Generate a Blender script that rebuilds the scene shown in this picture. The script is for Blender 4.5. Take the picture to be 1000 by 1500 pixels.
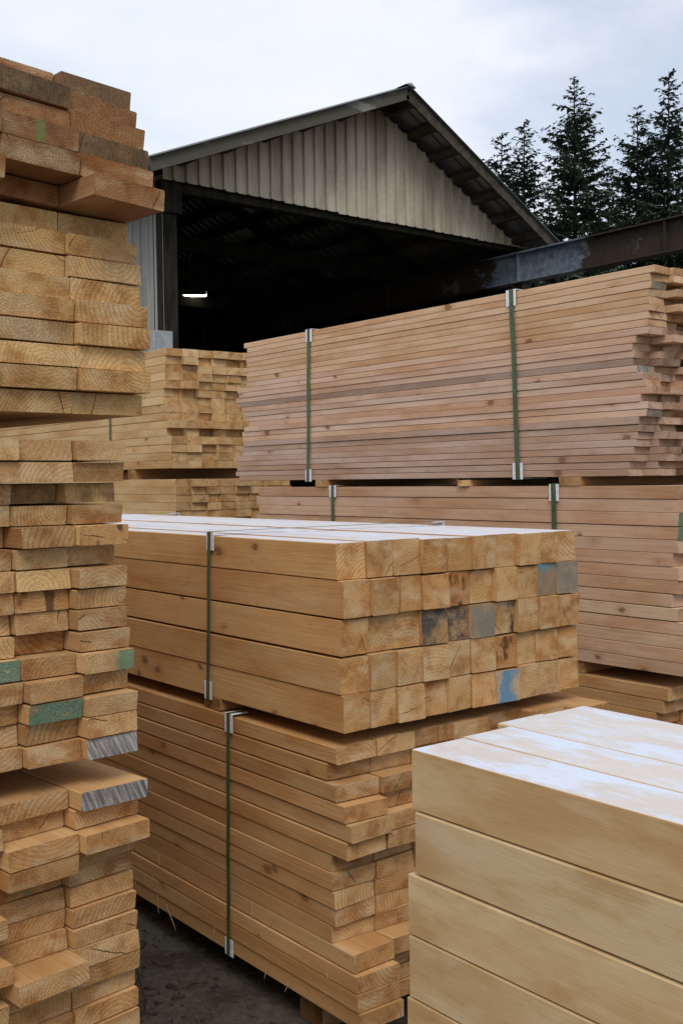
import bpy, math, random
from mathutils import Matrix, Vector, noise as mnoise
random.seed(11)
R = math.radians
scn = bpy.context.scene
for o in list(bpy.data.objects): bpy.data.objects.remove(o)

# ------------------------------------------------------------------ camera
# world X runs along the cut ends of the timber, world Y along its length
cd = bpy.data.cameras.new('camera'); cam = bpy.data.objects.new('camera', cd)
scn.collection.objects.link(cam); scn.camera = cam
cd.sensor_fit = 'VERTICAL'; cd.sensor_height = 36; cd.lens = 36 * 1580 / 1500
cd.clip_start = 0.05; cd.clip_end = 5000
cam.matrix_world = (Matrix.Translation((0, 0, 1.5)) @ Matrix.Rotation(R(-38.4), 4, 'Z')
                    @ Matrix.Rotation(R(90 - 1.72), 4, 'X') @ Matrix.Rotation(R(-0.7), 4, 'Z'))

# ------------------------------------------------------------------ node helpers
def nd(nt, typ, ins=None, **attrs):
    n = nt.nodes.new(typ)
    for k, v in attrs.items(): setattr(n, k, v)
    for k, v in (ins or {}).items():
        s = n.inputs[k]
        if isinstance(v, bpy.types.NodeSocket): nt.links.new(v, s)
        else: s.default_value = v
    return n
def ma(nt, op, a, b=0.0, c=None, clamp=False):
    ins = {0: a, 1: b}
    if c is not None: ins[2] = c
    return nd(nt, 'ShaderNodeMath', ins, operation=op, use_clamp=clamp).outputs[0]
def mixc(nt, f, a, b, mode='MIX'):
    def c4(v): return v if isinstance(v, bpy.types.NodeSocket) or len(v) == 4 else (*v, 1)
    return nd(nt, 'ShaderNodeMix', {0: f, 6: c4(a), 7: c4(b)}, data_type='RGBA', blend_type=mode).outputs[2]
def mr(nt, v, a, b, c, d, smooth=False):
    return nd(nt, 'ShaderNodeMapRange', {0: v, 1: a, 2: b, 3: c, 4: d},
              interpolation_type='SMOOTHSTEP' if smooth else 'LINEAR').outputs[0]
def vm(nt, op, a, b):
    return nd(nt, 'ShaderNodeVectorMath', {0: a, 1: b}, operation=op).outputs[0]
def noi(nt, vec, scale, detail=3.0, rough=0.55):
    return nd(nt, 'ShaderNodeTexNoise', {'Vector': vec, 'Scale': scale, 'Detail': detail, 'Roughness': rough}).outputs[0]
def newmat(name):
    m = bpy.data.materials.new(name); m.use_nodes = True
    nt = m.node_tree; return m, nt, nt.nodes['Principled BSDF']
def bump(nt, h, s, d):
    return nd(nt, 'ShaderNodeBump', {'Height': h, 'Strength': s, 'Distance': d}).outputs[0]

# ------------------------------------------------------------------ sky, sun, exposure
SUN_EL, SUN_AZ = 50, 214      # azimuth measured from +Y towards +X
w = bpy.data.worlds.new('World'); scn.world = w; w.use_nodes = True
nt = w.node_tree; bg = nt.nodes['Background']
sky = nd(nt, 'ShaderNodeTexSky', sky_type='NISHITA', sun_disc=False, sun_elevation=R(SUN_EL), sun_rotation=R(SUN_AZ),
         air_density=1.0, dust_density=1.5, ozone_density=1.2)
co = nd(nt, 'ShaderNodeTexCoord').outputs['Generated']
st = vm(nt, 'MULTIPLY', co, (1.0, 1.0, 2.4))
n1 = noi(nt, st, 1.6, 6, 0.55); n2 = noi(nt, st, 5.0, 5, 0.6)
f = ma(nt, 'ADD', n1, ma(nt, 'MULTIPLY', ma(nt, 'SUBTRACT', n2, 0.5), 0.35))
cover = mr(nt, f, 0.36, 0.62, 0.62, 1.0, True)
cloud = mixc(nt, mr(nt, n2, 0.35, 0.7, 0, 1), (6.1, 6.65, 7.6), (7.0, 7.2, 7.8))
nt.links.new(mixc(nt, cover, sky.outputs[0], cloud), bg.inputs[0]); bg.inputs[1].default_value = 0.1
sd = bpy.data.lights.new('sun', 'SUN'); sd.energy = 1.3; sd.angle = R(28); sd.color = (1, 0.95, 0.87)
so = bpy.data.objects.new('sun', sd); scn.collection.objects.link(so)
dirv = Vector((math.sin(R(SUN_AZ)) * math.cos(R(SUN_EL)), math.cos(R(SUN_AZ)) * math.cos(R(SUN_EL)), math.sin(R(SUN_EL))))
so.rotation_euler = dirv.to_track_quat('Z', 'Y').to_euler(); so.location = dirv * 50
scn.view_settings.view_transform = 'Standard'; scn.view_settings.look = 'None'
scn.view_settings.exposure = 0.42; scn.view_settings.gamma = 1; scn.view_settings.use_curve_mapping = False

scn.cycles.max_bounces = 6; scn.cycles.diffuse_bounces = 3; scn.cycles.glossy_bounces = 2; scn.cycles.transmission_bounces = 1

# ------------------------------------------------------------------ object helpers
COL = scn.collection
def link(name, me, parent=None, loc=(0, 0, 0), mats=None):
    o = bpy.data.objects.new(name, me); COL.objects.link(o)
    if parent is not None: o.parent = parent
    o.location = loc
    if mats and not me.materials:
        for m in mats: me.materials.append(m)
    return o
def thing(name, label, cat, loc, group=None):
    o = bpy.data.objects.new(name, None); COL.objects.link(o); o.location = loc; o.empty_display_size = 0.1
    o['label'] = label; o['category'] = cat
    if group: o['group'] = group
    return o
def tag(o, label, cat, group=None):
    o['label'] = label; o['category'] = cat
    if group: o['group'] = group
    return o
def mesh(name, v, f, mats=(), idx=None, smooth=False):
    me = bpy.data.meshes.new(name); me.from_pydata(v, [], f)
    for m in mats: me.materials.append(m)
    if idx: me.polygons.foreach_set('material_index', idx)
    if smooth: me.polygons.foreach_set('use_smooth', [True] * len(me.polygons))
    me.update(); return me
class MB:
    def __init__(s): s.v = []; s.f = []
    def box(s, x0, x1, y0, y1, z0, z1, c=0.0):
        b = len(s.v)
        if c <= 0:
            s.v += [(x0, y0, z0), (x1, y0, z0), (x1, y1, z0), (x0, y1, z0), (x0, y0, z1), (x1, y0, z1), (x1, y1, z1), (x0, y1, z1)]
            s.f += [[b + i for i in q] for q in ((3, 2, 1, 0), (4, 5, 6, 7), (0, 1, 5, 4), (1, 2, 6, 5), (2, 3, 7, 6), (3, 0, 4, 7))]
        else:   # chamfered along the longest axis
            d = (x1 - x0, y1 - y0, z1 - z0); ax = d.index(max(d)); o = [a for a in range(3) if a != ax]
            lo = (x0, y0, z0); hi = (x1, y1, z1)
            A0, A1, B0, B1 = lo[o[0]], hi[o[0]], lo[o[1]], hi[o[1]]
            ring = [(A0 + c, B0), (A1 - c, B0), (A1, B0 + c), (A1, B1 - c), (A1 - c, B1), (A0 + c, B1), (A0, B1 - c), (A0, B0 + c)]
            for e in (lo[ax], hi[ax]):
                for p in ring:
                    q = [0, 0, 0]; q[ax] = e; q[o[0]] = p[0]; q[o[1]] = p[1]; s.v.append(tuple(q))
            flip = ax == 1
            fs = [[b + i, b + (i + 1) % 8, b + 8 + (i + 1) % 8, b + 8 + i] for i in range(8)] + [[b + i for i in range(7, -1, -1)], [b + 8 + i for i in range(8)]]
            s.f += [x[::-1] for x in fs] if flip else fs
        return s
    def bar(s, p, q, w, h, up=(0, 0, 1)):
        p = Vector(p); q = Vector(q); d = (q - p).normalized(); x = d.cross(Vector(up)).normalized(); y = x.cross(d)
        b = len(s.v)
        for e in (p, q):
            for a, c in ((-1, -1), (1, -1), (1, 1), (-1, 1)): s.v.append(tuple(e + x * a * w / 2 + y * c * h / 2))
        s.f += [[b + i, b + (i + 1) % 4, b + 4 + (i + 1) % 4, b + 4 + i] for i in range(4)] + [[b + 3, b + 2, b + 1, b], [b + 4, b + 5, b + 6, b + 7]]
        return s
    def tube(s, pts, rs, n=6):
        b = len(s.v); pts = [Vector(p) for p in pts]
        for i, p in enumerate(pts):
            d = (pts[min(i + 1, len(pts) - 1)] - pts[max(i - 1, 0)]).normalized()
            x = d.orthogonal().normalized(); y = d.cross(x)
            for k in range(n):
                a = 2 * math.pi * k / n; s.v.append(tuple(p + (x * math.cos(a) + y * math.sin(a)) * rs[i]))
        for i in range(len(pts) - 1):
            for k in range(n):
                s.f.append([b + i * n + k, b + i * n + (k + 1) % n, b + (i + 1) * n + (k + 1) % n, b + (i + 1) * n + k])
        s.f.append([b + k for k in range(n - 1, -1, -1)]); s.f.append([b + (len(pts) - 1) * n + k for k in range(n)])
        return s
    def build(s, name, mat, parent=None, loc=(0, 0, 0), smooth=False):
        me = mesh(name, s.v, s.f, (mat,), smooth=smooth)
        return link(name, me, parent, loc)

# ------------------------------------------------------------------ materials
def wood(name, kind, stain=None):
    """sawn softwood. kind: side / end / top. The board's own colour is the object colour, alpha < 1 is weathering."""
    m, nt, bs = newmat(name)
    oi = nd(nt, 'ShaderNodeObjectInfo'); rnd = oi.outputs['Random']
    ob = nd(nt, 'ShaderNodeTexCoord').outputs['Object']
    sx = nd(nt, 'ShaderNodeSeparateXYZ', {0: ob}); X, Y, Z = sx.outputs
    off = nd(nt, 'ShaderNodeCombineXYZ', {0: ma(nt, 'MULTIPLY', rnd, 37.3), 1: ma(nt, 'MULTIPLY', rnd, 91.7), 2: ma(nt, 'MULTIPLY', rnd, 53.9)}).outputs[0]
    P = vm(nt, 'ADD', ob, off)
    r1 = ma(nt, 'FRACT', ma(nt, 'MULTIPLY', rnd, 7.13)); r2 = ma(nt, 'FRACT', ma(nt, 'MULTIPLY', rnd, 23.7)); r3 = ma(nt, 'FRACT', ma(nt, 'MULTIPLY', rnd, 51.3))
    px = ma(nt, 'MULTIPLY', ma(nt, 'SUBTRACT', r1, 0.5), 0.20); pz = ma(nt, 'MULTIPLY', ma(nt, 'SUBTRACT', r2, 0.35), 0.22)
    wob = noi(nt, vm(nt, 'MULTIPLY', P, (7, 0.9, 7)), 1.0, 3, 0.5)
    dx = ma(nt, 'SUBTRACT', X, px); dz = ma(nt, 'SUBTRACT', Z, pz)
    rad = ma(nt, 'SQRT', ma(nt, 'ADD', ma(nt, 'MULTIPLY', dx, dx), ma(nt, 'MULTIPLY', dz, dz)))
    rr = ma(nt, 'ADD', ma(nt, 'ADD', rad, ma(nt, 'MULTIPLY', ma(nt, 'SUBTRACT', wob, 0.5), 0.035)), ma(nt, 'MULTIPLY', Y, 0.006))
    freq = ma(nt, 'ADD', 80.0, ma(nt, 'MULTIPLY', r3, 110.0))
    fr = ma(nt, 'FRACT', ma(nt, 'MULTIPLY', rr, freq))
    ring = ma(nt, 'MULTIPLY', ma(nt, 'POWER', fr, 2.2), mr(nt, fr, 0.9, 1.0, 1, 0))
    base = oi.outputs['Color']; alpha = oi.outputs['Alpha']
    blot = noi(nt, vm(nt, 'MULTIPLY', P, (5, 1.6, 5)), 1.0, 4, 0.6)
    if kind == 'end':
        blot2 = noi(nt, P, 16, 4, 0.65); fuzz = noi(nt, vm(nt, 'MULTIPLY', P, (230, 230, 330)), 1.0, 2, 0.75)
        c = mixc(nt, mr(nt, blot2, 0.40, 0.70, 0, 0.9, True), base, mixc(nt, 1.0, base, (0.60, 0.44, 0.31), 'MULTIPLY'))
        c = mixc(nt, mr(nt, r2, 0.40, 1.0, 0, 0.75), c, mixc(nt, 1.0, c, (0.74, 0.60, 0.44), 'MULTIPLY'))
        c = mixc(nt, mr(nt, noi(nt, vm(nt, 'MULTIPLY', P, (9, 9, 22)), 1.0, 3), 0.46, 0.70, 0, 0.55, True), c, (0.70, 0.54, 0.33))
        c = mixc(nt, ma(nt, 'MULTIPLY', ring, mr(nt, r1, 0, 1, 0.30, 0.85)), c, mixc(nt, 1.0, c, (0.55, 0.41, 0.29), 'MULTIPLY'))
        c = mixc(nt, mr(nt, fuzz, 0.35, 0.68, 0.48, 0), c, mixc(nt, 1.0, c, (0.45, 0.38, 0.32), 'MULTIPLY'))
        # radial drying checks
        th = ma(nt, 'ARCTAN2', dz, dx)
        ph = ma(nt, 'ADD', ma(nt, 'ADD', ma(nt, 'MULTIPLY', th, 0.62), ma(nt, 'MULTIPLY', r1, 9.0)), ma(nt, 'MULTIPLY', ma(nt, 'SUBTRACT', noi(nt, P, 28, 2), 0.5), 0.10))
        dist = ma(nt, 'MULTIPLY', ma(nt, 'MULTIPLY', ma(nt, 'ABSOLUTE', ma(nt, 'SUBTRACT', ma(nt, 'FRACT', ph), 0.5)), 1.61), rad)
        cr = ma(nt, 'MULTIPLY', mr(nt, dist, 0.0004, 0.0014, 1, 0), mr(nt, rad, 0.018, 0.03, 0, 1))
        cr = ma(nt, 'MULTIPLY', cr, ma(nt, 'MULTIPLY', mr(nt, noi(nt, P, 13, 1), 0.47, 0.53, 0, 1), mr(nt, r3, 0.50, 0.55, 0, 1)))
        c = mixc(nt, ma(nt, 'MULTIPLY', cr, 0.85), c, (0.035, 0.022, 0.012))
        streak = noi(nt, vm(nt, 'MULTIPLY', P, (90, 9, 9)), 1.0, 3, 0.7)
        wg = ma(nt, 'MULTIPLY', ma(nt, 'SUBTRACT', 1.0, alpha), mr(nt, ma(nt, 'ADD', streak, ma(nt, 'MULTIPLY', ring, 0.2)), 0.38, 0.66, 0.35, 1.0))
        c = mixc(nt, wg, c, (0.13, 0.115, 0.10))
        if stain == 'green':
            k = mr(nt, noi(nt, vm(nt, 'MULTIPLY', P, (18, 18, 30)), 1.0, 4, 0.65), 0.30, 0.46, 0.25, 0.9, True)
            c = mixc(nt, k, c, mixc(nt, mr(nt, fuzz, .35, .65, 0, 1), (0.060, 0.135, 0.092), (0.14, 0.235, 0.165)))
        if stain == 'green_part':
            k = ma(nt, 'MULTIPLY', mr(nt, ma(nt, 'ADD', X, ma(nt, 'MULTIPLY', ma(nt, 'SUBTRACT', blot2, 0.5), 0.06)), 0.012, 0.03, 0, 1), 0.75)
            c = mixc(nt, k, c, (0.09, 0.22, 0.135))
        if stain in ('mould', 'mould2'): mould = noi(nt, vm(nt, 'MULTIPLY', P, (330, 100, 70)), 1.0, 4, 0.75)
        if stain == 'green_mark':
            gx = ma(nt, 'ABSOLUTE', ma(nt, 'ADD', ma(nt, 'ADD', X, 0.0), ma(nt, 'MULTIPLY', ma(nt, 'SUBTRACT', blot2, 0.5), 0.03)))
            c = mixc(nt, mr(nt, gx, 0.006, 0.012, 0.6, 0), c, (0.13, 0.22, 0.07))
        if stain == 'mould':
            c = mixc(nt, mr(nt, blot2, 0.3, 0.6, 0.55, 0.90, True), c, mixc(nt, mr(nt, mould, 0.32, 0.68, 0, 1), (0.040, 0.030, 0.017), (0.155, 0.105, 0.055)))
        if stain == 'mould2':
            c = mixc(nt, mr(nt, blot2, 0.35, 0.65, 0.25, 0.75, True), c, mixc(nt, mr(nt, mould, 0.32, 0.68, 0, 1), (0.075, 0.052, 0.03), (0.23, 0.155, 0.085)))
        if stain == 'blue':
            dd = ma(nt, 'ABSOLUTE', ma(nt, 'SUBTRACT', ma(nt, 'ADD', X, ma(nt, 'MULTIPLY', ma(nt, 'SUBTRACT', Z, 0.05), -0.25)), ma(nt, 'MULTIPLY', ma(nt, 'SUBTRACT', blot2, 0.5), 0.12)))
            c = mixc(nt, mr(nt, dd, 0.016, 0.034, 0.95, 0.25), c, mixc(nt, blot2, (0.055, 0.16, 0.27), (0.16, 0.30, 0.40)))
        if stain == 'dark':
            k = mr(nt, ma(nt, 'ADD', blot2, ma(nt, 'MULTIPLY', X, -2.0)), 0.30, 0.66, 0.25, 0.90, True)
            c = mixc(nt, k, c, mixc(nt, mr(nt, ma(nt, 'ADD', fuzz, ma(nt, 'MULTIPLY', ring, .2)), .35, .75, 0, 1), (0.012, 0.013, 0.016), (0.07, 0.08, 0.085)))
        if stain == 'dark_right':
            k = mr(nt, ma(nt, 'ADD', blot2, ma(nt, 'MULTIPLY', X, 7.0)), 0.55, 0.85, 0.0, 0.93, True)
            c = mixc(nt, k, c, (0.018, 0.018, 0.022))
        if stain == 'grey':
            k = mr(nt, blot2, 0.25, 0.6, 0.55, 0.9, True)
            c = mixc(nt, k, c, mixc(nt, fuzz, (0.10, 0.10, 0.085), (0.24, 0.23, 0.19)))
        if stain == 'grey_blue':
            k = mr(nt, ma(nt, 'ADD', Z, ma(nt, 'MULTIPLY', blot2, 0.05)), 0.09, 0.12, 0.0, 0.7)
            c = mixc(nt, 0.72, c, mixc(nt, fuzz, (0.11, 0.10, 0.075), (0.22, 0.20, 0.15)))
            c = mixc(nt, k, c, (0.10, 0.26, 0.30))
        if stain == 'grey_streak':
            sk = noi(nt, vm(nt, 'MULTIPLY', vm(nt, 'ADD', P, nd(nt, 'ShaderNodeCombineXYZ', {0: ma(nt, 'MULTIPLY', Z, 0.45)}).outputs[0]), (150, 20, 10)), 1.0, 3, 0.7)
            c = mixc(nt, 0.93, c, mixc(nt, mr(nt, sk, 0.40, 0.62, 0, 1), (0.11, 0.11, 0.115), (0.42, 0.40, 0.38)))
        if stain == 'brown':
            k = mr(nt, noi(nt, vm(nt, 'MULTIPLY', P, (30, 30, 14)), 1.0, 2), 0.56, 0.68, 0, 0.85, True)
            c = mixc(nt, 0.5, c, mixc(nt, 1.0, c, (0.75, 0.50, 0.32), 'MULTIPLY')); c = mixc(nt, k, c, (0.07, 0.03, 0.012))
        h = ma(nt, 'SUBTRACT', ma(nt, 'ADD', fuzz, ma(nt, 'MULTIPLY', blot2, 0.7)), ma(nt, 'MULTIPLY', cr, 3.0))
        nt.links.new(bump(nt, h, 0.55, 0.004), bs.inputs['Normal']); rough = 0.9; spec = 0.15
    else:
        sm = stain == 'smooth'
        streak = noi(nt, vm(nt, 'MULTIPLY', P, (30, 1.6, 30) if sm else (120, 2.2, 120)), 1.0, 3, 0.6)
        fibre = noi(nt, vm(nt, 'MULTIPLY', P, (420, 14, 420)), 1.0, 2, 0.6)
        c = mixc(nt, mr(nt, blot, 0.36, 0.68, 0, 0.85, True), base, mixc(nt, 1.0, base, (0.74, 0.58, 0.42), 'MULTIPLY'))
        c = mixc(nt, mr(nt, noi(nt, vm(nt, 'MULTIPLY', P, (11, 2.4, 11)), 1.0, 3), 0.50, 0.74, 0, 0.35, True), c, (0.70, 0.52, 0.30))
        c = mixc(nt, ma(nt, 'MULTIPLY', ring, mr(nt, wob, 0.3, 0.7, 0.02, 0.10) if sm else mr(nt, wob, 0.3, 0.7, 0.12, 0.45)), c, mixc(nt, 1.0, c, (0.68, 0.52, 0.38), 'MULTIPLY'))
        c = mixc(nt, mr(nt, streak, 0.36, 0.68, 0.10 if sm else 0.30, 0), c, mixc(nt, 1.0, c, (0.74, 0.62, 0.52), 'MULTIPLY'))
        c = mixc(nt, mr(nt, fibre, 0.35, 0.65, 0.14, 0), c, mixc(nt, 1.0, c, (0.5, 0.42, 0.36), 'MULTIPLY'))
        if sm:
            st2 = noi(nt, vm(nt, 'MULTIPLY', P, (16, 5, 16)), 1.0, 4, 0.6)
            c = mixc(nt, mr(nt, st2, 0.50, 0.70, 0, 0.55, True), c, mixc(nt, 1.0, c, (0.72, 0.56, 0.36), 'MULTIPLY'))
            c = mixc(nt, mr(nt, st2, 0.30, 0.44, 0.22, 0, True), c, (0.68, 0.58, 0.42))
        # knots
        vo = nd(nt, 'ShaderNodeTexVoronoi', {'Vector': vm(nt, 'ADD', vm(nt, 'MULTIPLY', P, (10, 6.5, 10)), nd(nt, 'ShaderNodeCombineXYZ', {0: ma(nt, 'MULTIPLY', blot, 0.5), 1: ma(nt, 'MULTIPLY', streak, 0.25), 2: ma(nt, 'MULTIPLY', streak, 0.12)}).outputs[0]), 'Scale': 1.0, 'Randomness': 1.0})
        kd = vo.outputs['Distance']; ks = nd(nt, 'ShaderNodeSeparateColor', {0: vo.outputs['Color']}).outputs[0]
        size = mr(nt, ks, 0.15, 1.0, 0.0, 0.17); kn = ma(nt, 'DIVIDE', kd, ma(nt, 'MAXIMUM', size, 0.001))
        c = mixc(nt, mr(nt, kn, 0.9, 2.4, 0.30, 0, True), c, mixc(nt, 1.0, c, (0.66, 0.45, 0.30), 'MULTIPLY'))
        c = mixc(nt, mr(nt, kn, 0.75, 1.05, 0.35 if sm else 0.85, 0), c, (0.20, 0.09, 0.035))
        c = mixc(nt, mr(nt, kn, 0.35, 0.8, 0.30 if sm else 0.55, 0), c, (0.30, 0.155, 0.065))
        c = mixc(nt, ma(nt, 'MULTIPLY', mr(nt, kn, 0.10, 0.30, 0.9, 0), mr(nt, ks, 0.8, 0.85, 0, 1)), c, (0.02, 0.012, 0.008))
        # grime specks and weathering
        grime = noi(nt, vm(nt, 'MULTIPLY', P, (40, 11, 40)), 1.0, 3, 0.7)
        wz = ma(nt, 'SUBTRACT', 1.0, alpha)
        c = mixc(nt, ma(nt, 'MULTIPLY', wz, mr(nt, streak, 0.3, 0.65, 0.35, 1.0)), c, (0.20, 0.165, 0.15))
        c = mixc(nt, ma(nt, 'MULTIPLY', ma(nt, 'ADD', wz, 0.18), mr(nt, grime, 0.60, 0.76, 0, 0.8)), c, (0.07, 0.045, 0.03))
        rough = 0.8; spec = 0.2
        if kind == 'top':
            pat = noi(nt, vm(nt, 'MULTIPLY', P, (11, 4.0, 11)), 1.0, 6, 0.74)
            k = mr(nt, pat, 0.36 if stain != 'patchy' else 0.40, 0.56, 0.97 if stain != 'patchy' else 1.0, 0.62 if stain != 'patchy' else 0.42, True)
            c = mixc(nt, k, mixc(nt, 0.5, c, (0.68, 0.57, 0.42)), mixc(nt, fibre, (0.56, 0.62, 0.74), (0.70, 0.75, 0.85)))  # wood colour mixed towards bluish white in noise patches
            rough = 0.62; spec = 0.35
        h = ma(nt, 'ADD', fibre, ma(nt, 'MULTIPLY', streak, 0.8))
        nt.links.new(bump(nt, h, 0.12 if sm else 0.30, 0.003), bs.inputs['Normal'])
    nt.links.new(c, bs.inputs['Base Color']); bs.inputs['Roughness'].default_value = rough
    bs.inputs['Specular IOR Level'].default_value = spec
    return m
W_SIDE = wood('sawn_wood_side', 'side'); W_END = wood('sawn_wood_end', 'end')
W_SMOOTH = wood('smooth_sawn_wood_side', 'side', 'smooth')
W_TOP = wood('whitish_wood_top', 'top'); W_TOP2 = wood('patchy_whitish_wood_top', 'top', 'patchy')  # bluish white colour for the top faces of posts and beams
W_ENDS = {k: wood('wood_end_' + k, 'end', k) for k in ('green', 'green_part', 'green_mark', 'mould', 'mould2', 'blue', 'dark', 'dark_right', 'grey', 'grey_blue', 'grey_streak', 'brown')}

def simple(name, c1, c2, scale=(4, 4, 4), rough=0.8, spec=0.3, bs_=0.2, bd=0.01, metal=0.0, fine=60, lo=0.35, hi=0.65):
    m, nt, bs = newmat(name)
    ob = nd(nt, 'ShaderNodeTexCoord').outputs['Object']
    rnd = nd(nt, 'ShaderNodeObjectInfo').outputs['Random']
    P = vm(nt, 'ADD', ob, nd(nt, 'ShaderNodeCombineXYZ', {0: ma(nt, 'MULTIPLY', rnd, 31.0), 1: ma(nt, 'MULTIPLY', rnd, 17.0), 2: ma(nt, 'MULTIPLY', rnd, 47.0)}).outputs[0])
    a = noi(nt, vm(nt, 'MULTIPLY', P, scale), 1.0, 6, 0.62); b = noi(nt, P, fine, 3, 0.6)
    c = mixc(nt, mr(nt, a, lo, hi, 0, 1, True), c1, c2)
    c = mixc(nt, mr(nt, b, 0.4, 0.7, 0.25, 0), c, mixc(nt, 1.0, c, (0.5, 0.5, 0.5), 'MULTIPLY'))
    nt.links.new(c, bs.inputs['Base Color']); bs.inputs['Roughness'].default_value = rough
    bs.inputs['Specular IOR Level'].default_value = spec; bs.inputs['Metallic'].default_value = metal
    nt.links.new(bump(nt, ma(nt, 'ADD', a, ma(nt, 'MULTIPLY', b, 0.3)), bs_, bd), bs.inputs['Normal'])
    return m
M_STRAP = simple('green_strapping', (0.050, 0.080, 0.030), (0.085, 0.115, 0.050), (30, 30, 12), 0.45, 0.5, 0.1, 0.002)
M_CARD = simple('white_edge_card', (0.82, 0.83, 0.86), (0.62, 0.62, 0.64), (40, 40, 40), 0.6, 0.3, 0.2, 0.002, lo=0.45, hi=0.75)
M_SIDING = simple('weathered_pale_sheet', (0.52, 0.465, 0.36), (0.34, 0.295, 0.215), (2.5, 2.5, 0.6), 0.6, 0.3, 0.1, 0.01, fine=18)
M_SIDEWALL = simple('pale_grey_sheet', (0.33, 0.325, 0.30), (0.25, 0.245, 0.225), (2, 2, 0.5), 0.6, 0.3, 0.1, 0.01, fine=18)
M_ROOF = simple('galvanised_roof_sheet', (0.30, 0.31, 0.32), (0.20, 0.20, 0.20), (1.5, 1.5, 1.5), 0.35, 0.5, 0.1, 0.01, metal=0.6)
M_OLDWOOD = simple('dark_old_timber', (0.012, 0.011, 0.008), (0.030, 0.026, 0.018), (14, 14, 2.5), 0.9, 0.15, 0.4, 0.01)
M_PURLIN = simple('weathered_purlin', (0.045, 0.038, 0.028), (0.085, 0.073, 0.055), (10, 3, 10), 0.9, 0.15, 0.3, 0.01)
M_BARGE = simple('grey_barge_board', (0.30, 0.30, 0.27), (0.085, 0.080, 0.060), (1.1, 4, 4), 0.85, 0.2, 0.3, 0.01, lo=0.30, hi=0.50)
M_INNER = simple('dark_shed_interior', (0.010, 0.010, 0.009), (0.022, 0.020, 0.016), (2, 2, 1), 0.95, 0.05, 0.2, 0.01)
M_DUN = simple('dunnage_timber', (0.36, 0.22, 0.11), (0.25, 0.145, 0.07), (4, 30, 30), 0.85, 0.15, 0.2, 0.004)
M_BARK = simple('wet_bark', (0.030, 0.022, 0.015), (0.075, 0.055, 0.036), (40, 40, 40), 0.7, 0.35, 0.5, 0.01)
M_TRUNK = simple('fir_bark', (0.045, 0.036, 0.028), (0.09, 0.075, 0.06), (8, 8, 2), 0.9, 0.1, 0.4, 0.02)
M_NEEDLE = [simple('fir_needles_%s' % n, a, b, (0.9, 0.9, 0.9), 0.75, 0.25, 0.0, 0.01, fine=6) for n, a, b in (
    ('dark', (0.045, 0.068, 0.044), (0.090, 0.125, 0.078)), ('deep', (0.050, 0.074, 0.054), (0.10, 0.135, 0.095)))]
M_FIBRE = simple('pale_wood_fibre', (0.62, 0.47, 0.28), (0.5, 0.36, 0.2), (50, 50, 50), 0.8, 0.2, 0.0, 0.01)
M_METALBOX = simple('pale_enamel', (0.36, 0.38, 0.38), (0.26, 0.28, 0.28), (6, 6, 6), 0.5, 0.4, 0.1, 0.005)
M_LAMPBODY = simple('lamp_enamel', (0.30, 0.30, 0.30), (0.22, 0.22, 0.22), (6, 6, 6), 0.5, 0.4, 0.0, 0.01)
m, nt, bs = newmat('lit_lamp_tube'); bs.inputs['Emission Color'].default_value = (1, 0.96, 0.82, 1); bs.inputs['Emission Strength'].default_value = 3.0; M_LIT = m

def girder_mat():
    m, nt, bs = newmat('flaking_blue_paint_on_steel')
    ob = nd(nt, 'ShaderNodeTexCoord').outputs['Object']
    Y = nd(nt, 'ShaderNodeSeparateXYZ', {0: ob}).outputs[1]
    a = noi(nt, vm(nt, 'MULTIPLY', ob, (2, 1.5, 2.6)), 1.0, 6, 0.68); b = noi(nt, ob, 9, 5, 0.7)
    # paint survives best on the stretch by the shed front
    keep = ma(nt, 'ADD', a, ma(nt, 'ADD', mr(nt, Y, 9.2, 10.1, -0.16, 0.17, True), mr(nt, Y, 11.2, 12.4, 0.0, -0.3, True)))
    k = mr(nt, keep, 0.50, 0.58, 0, 1, True)
    rust = mixc(nt, b, (0.016, 0.012, 0.009), (0.060, 0.042, 0.028))
    paint = mixc(nt, mr(nt, b, 0.35, 0.65, 0, 1), (0.075, 0.105, 0.150), (0.20, 0.235, 0.27))
    grey = mr(nt, noi(nt, vm(nt, 'ADD', ob, (3.0, 1.0, 7.0)), 2.3, 4, 0.6), 0.60, 0.68, 0, 0.6, True)
    c = mixc(nt, k, mixc(nt, grey, rust, (0.13, 0.13, 0.12)), paint)
    nt.links.new(c, bs.inputs['Base Color']); bs.inputs['Roughness'].default_value = 0.7; bs.inputs['Specular IOR Level'].default_value = 0.3
    nt.links.new(bump(nt, ma(nt, 'ADD', k, b), 0.2, 0.004), bs.inputs['Normal'])
    return m
M_GIRDER = girder_mat()

def ground_mat():
    m, nt, bs = newmat('wet_yard_dirt')
    ob = nd(nt, 'ShaderNodeTexCoord').outputs['Object']
    a = noi(nt, ob, 2.2, 7, 0.65); b = noi(nt, ob, 38, 5, 0.7); s = noi(nt, ob, 140, 3, 0.7)
    c = mixc(nt, mr(nt, a, 0.35, 0.65, 0, 1), (0.050, 0.042, 0.026), (0.092, 0.078, 0.050))
    c = mixc(nt, mr(nt, b, 0.40, 0.62, 0.6, 0), c, (0.022, 0.017, 0.012))
    c = mixc(nt, mr(nt, s, 0.62, 0.72, 0, 0.7), c, (0.17, 0.155, 0.13))
    nt.links.new(c, bs.inputs['Base Color'])
    nt.links.new(mr(nt, a, 0.44, 0.52, 0.28, 0.85, True), bs.inputs['Roughness'])
    nt.links.new(bump(nt, ma(nt, 'ADD', ma(nt, 'MULTIPLY', b, 1.5), ma(nt, 'MULTIPLY', s, 0.5)), 0.5, 0.012), bs.inputs['Normal'])
    return m
M_GROUND = ground_mat()

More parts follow.
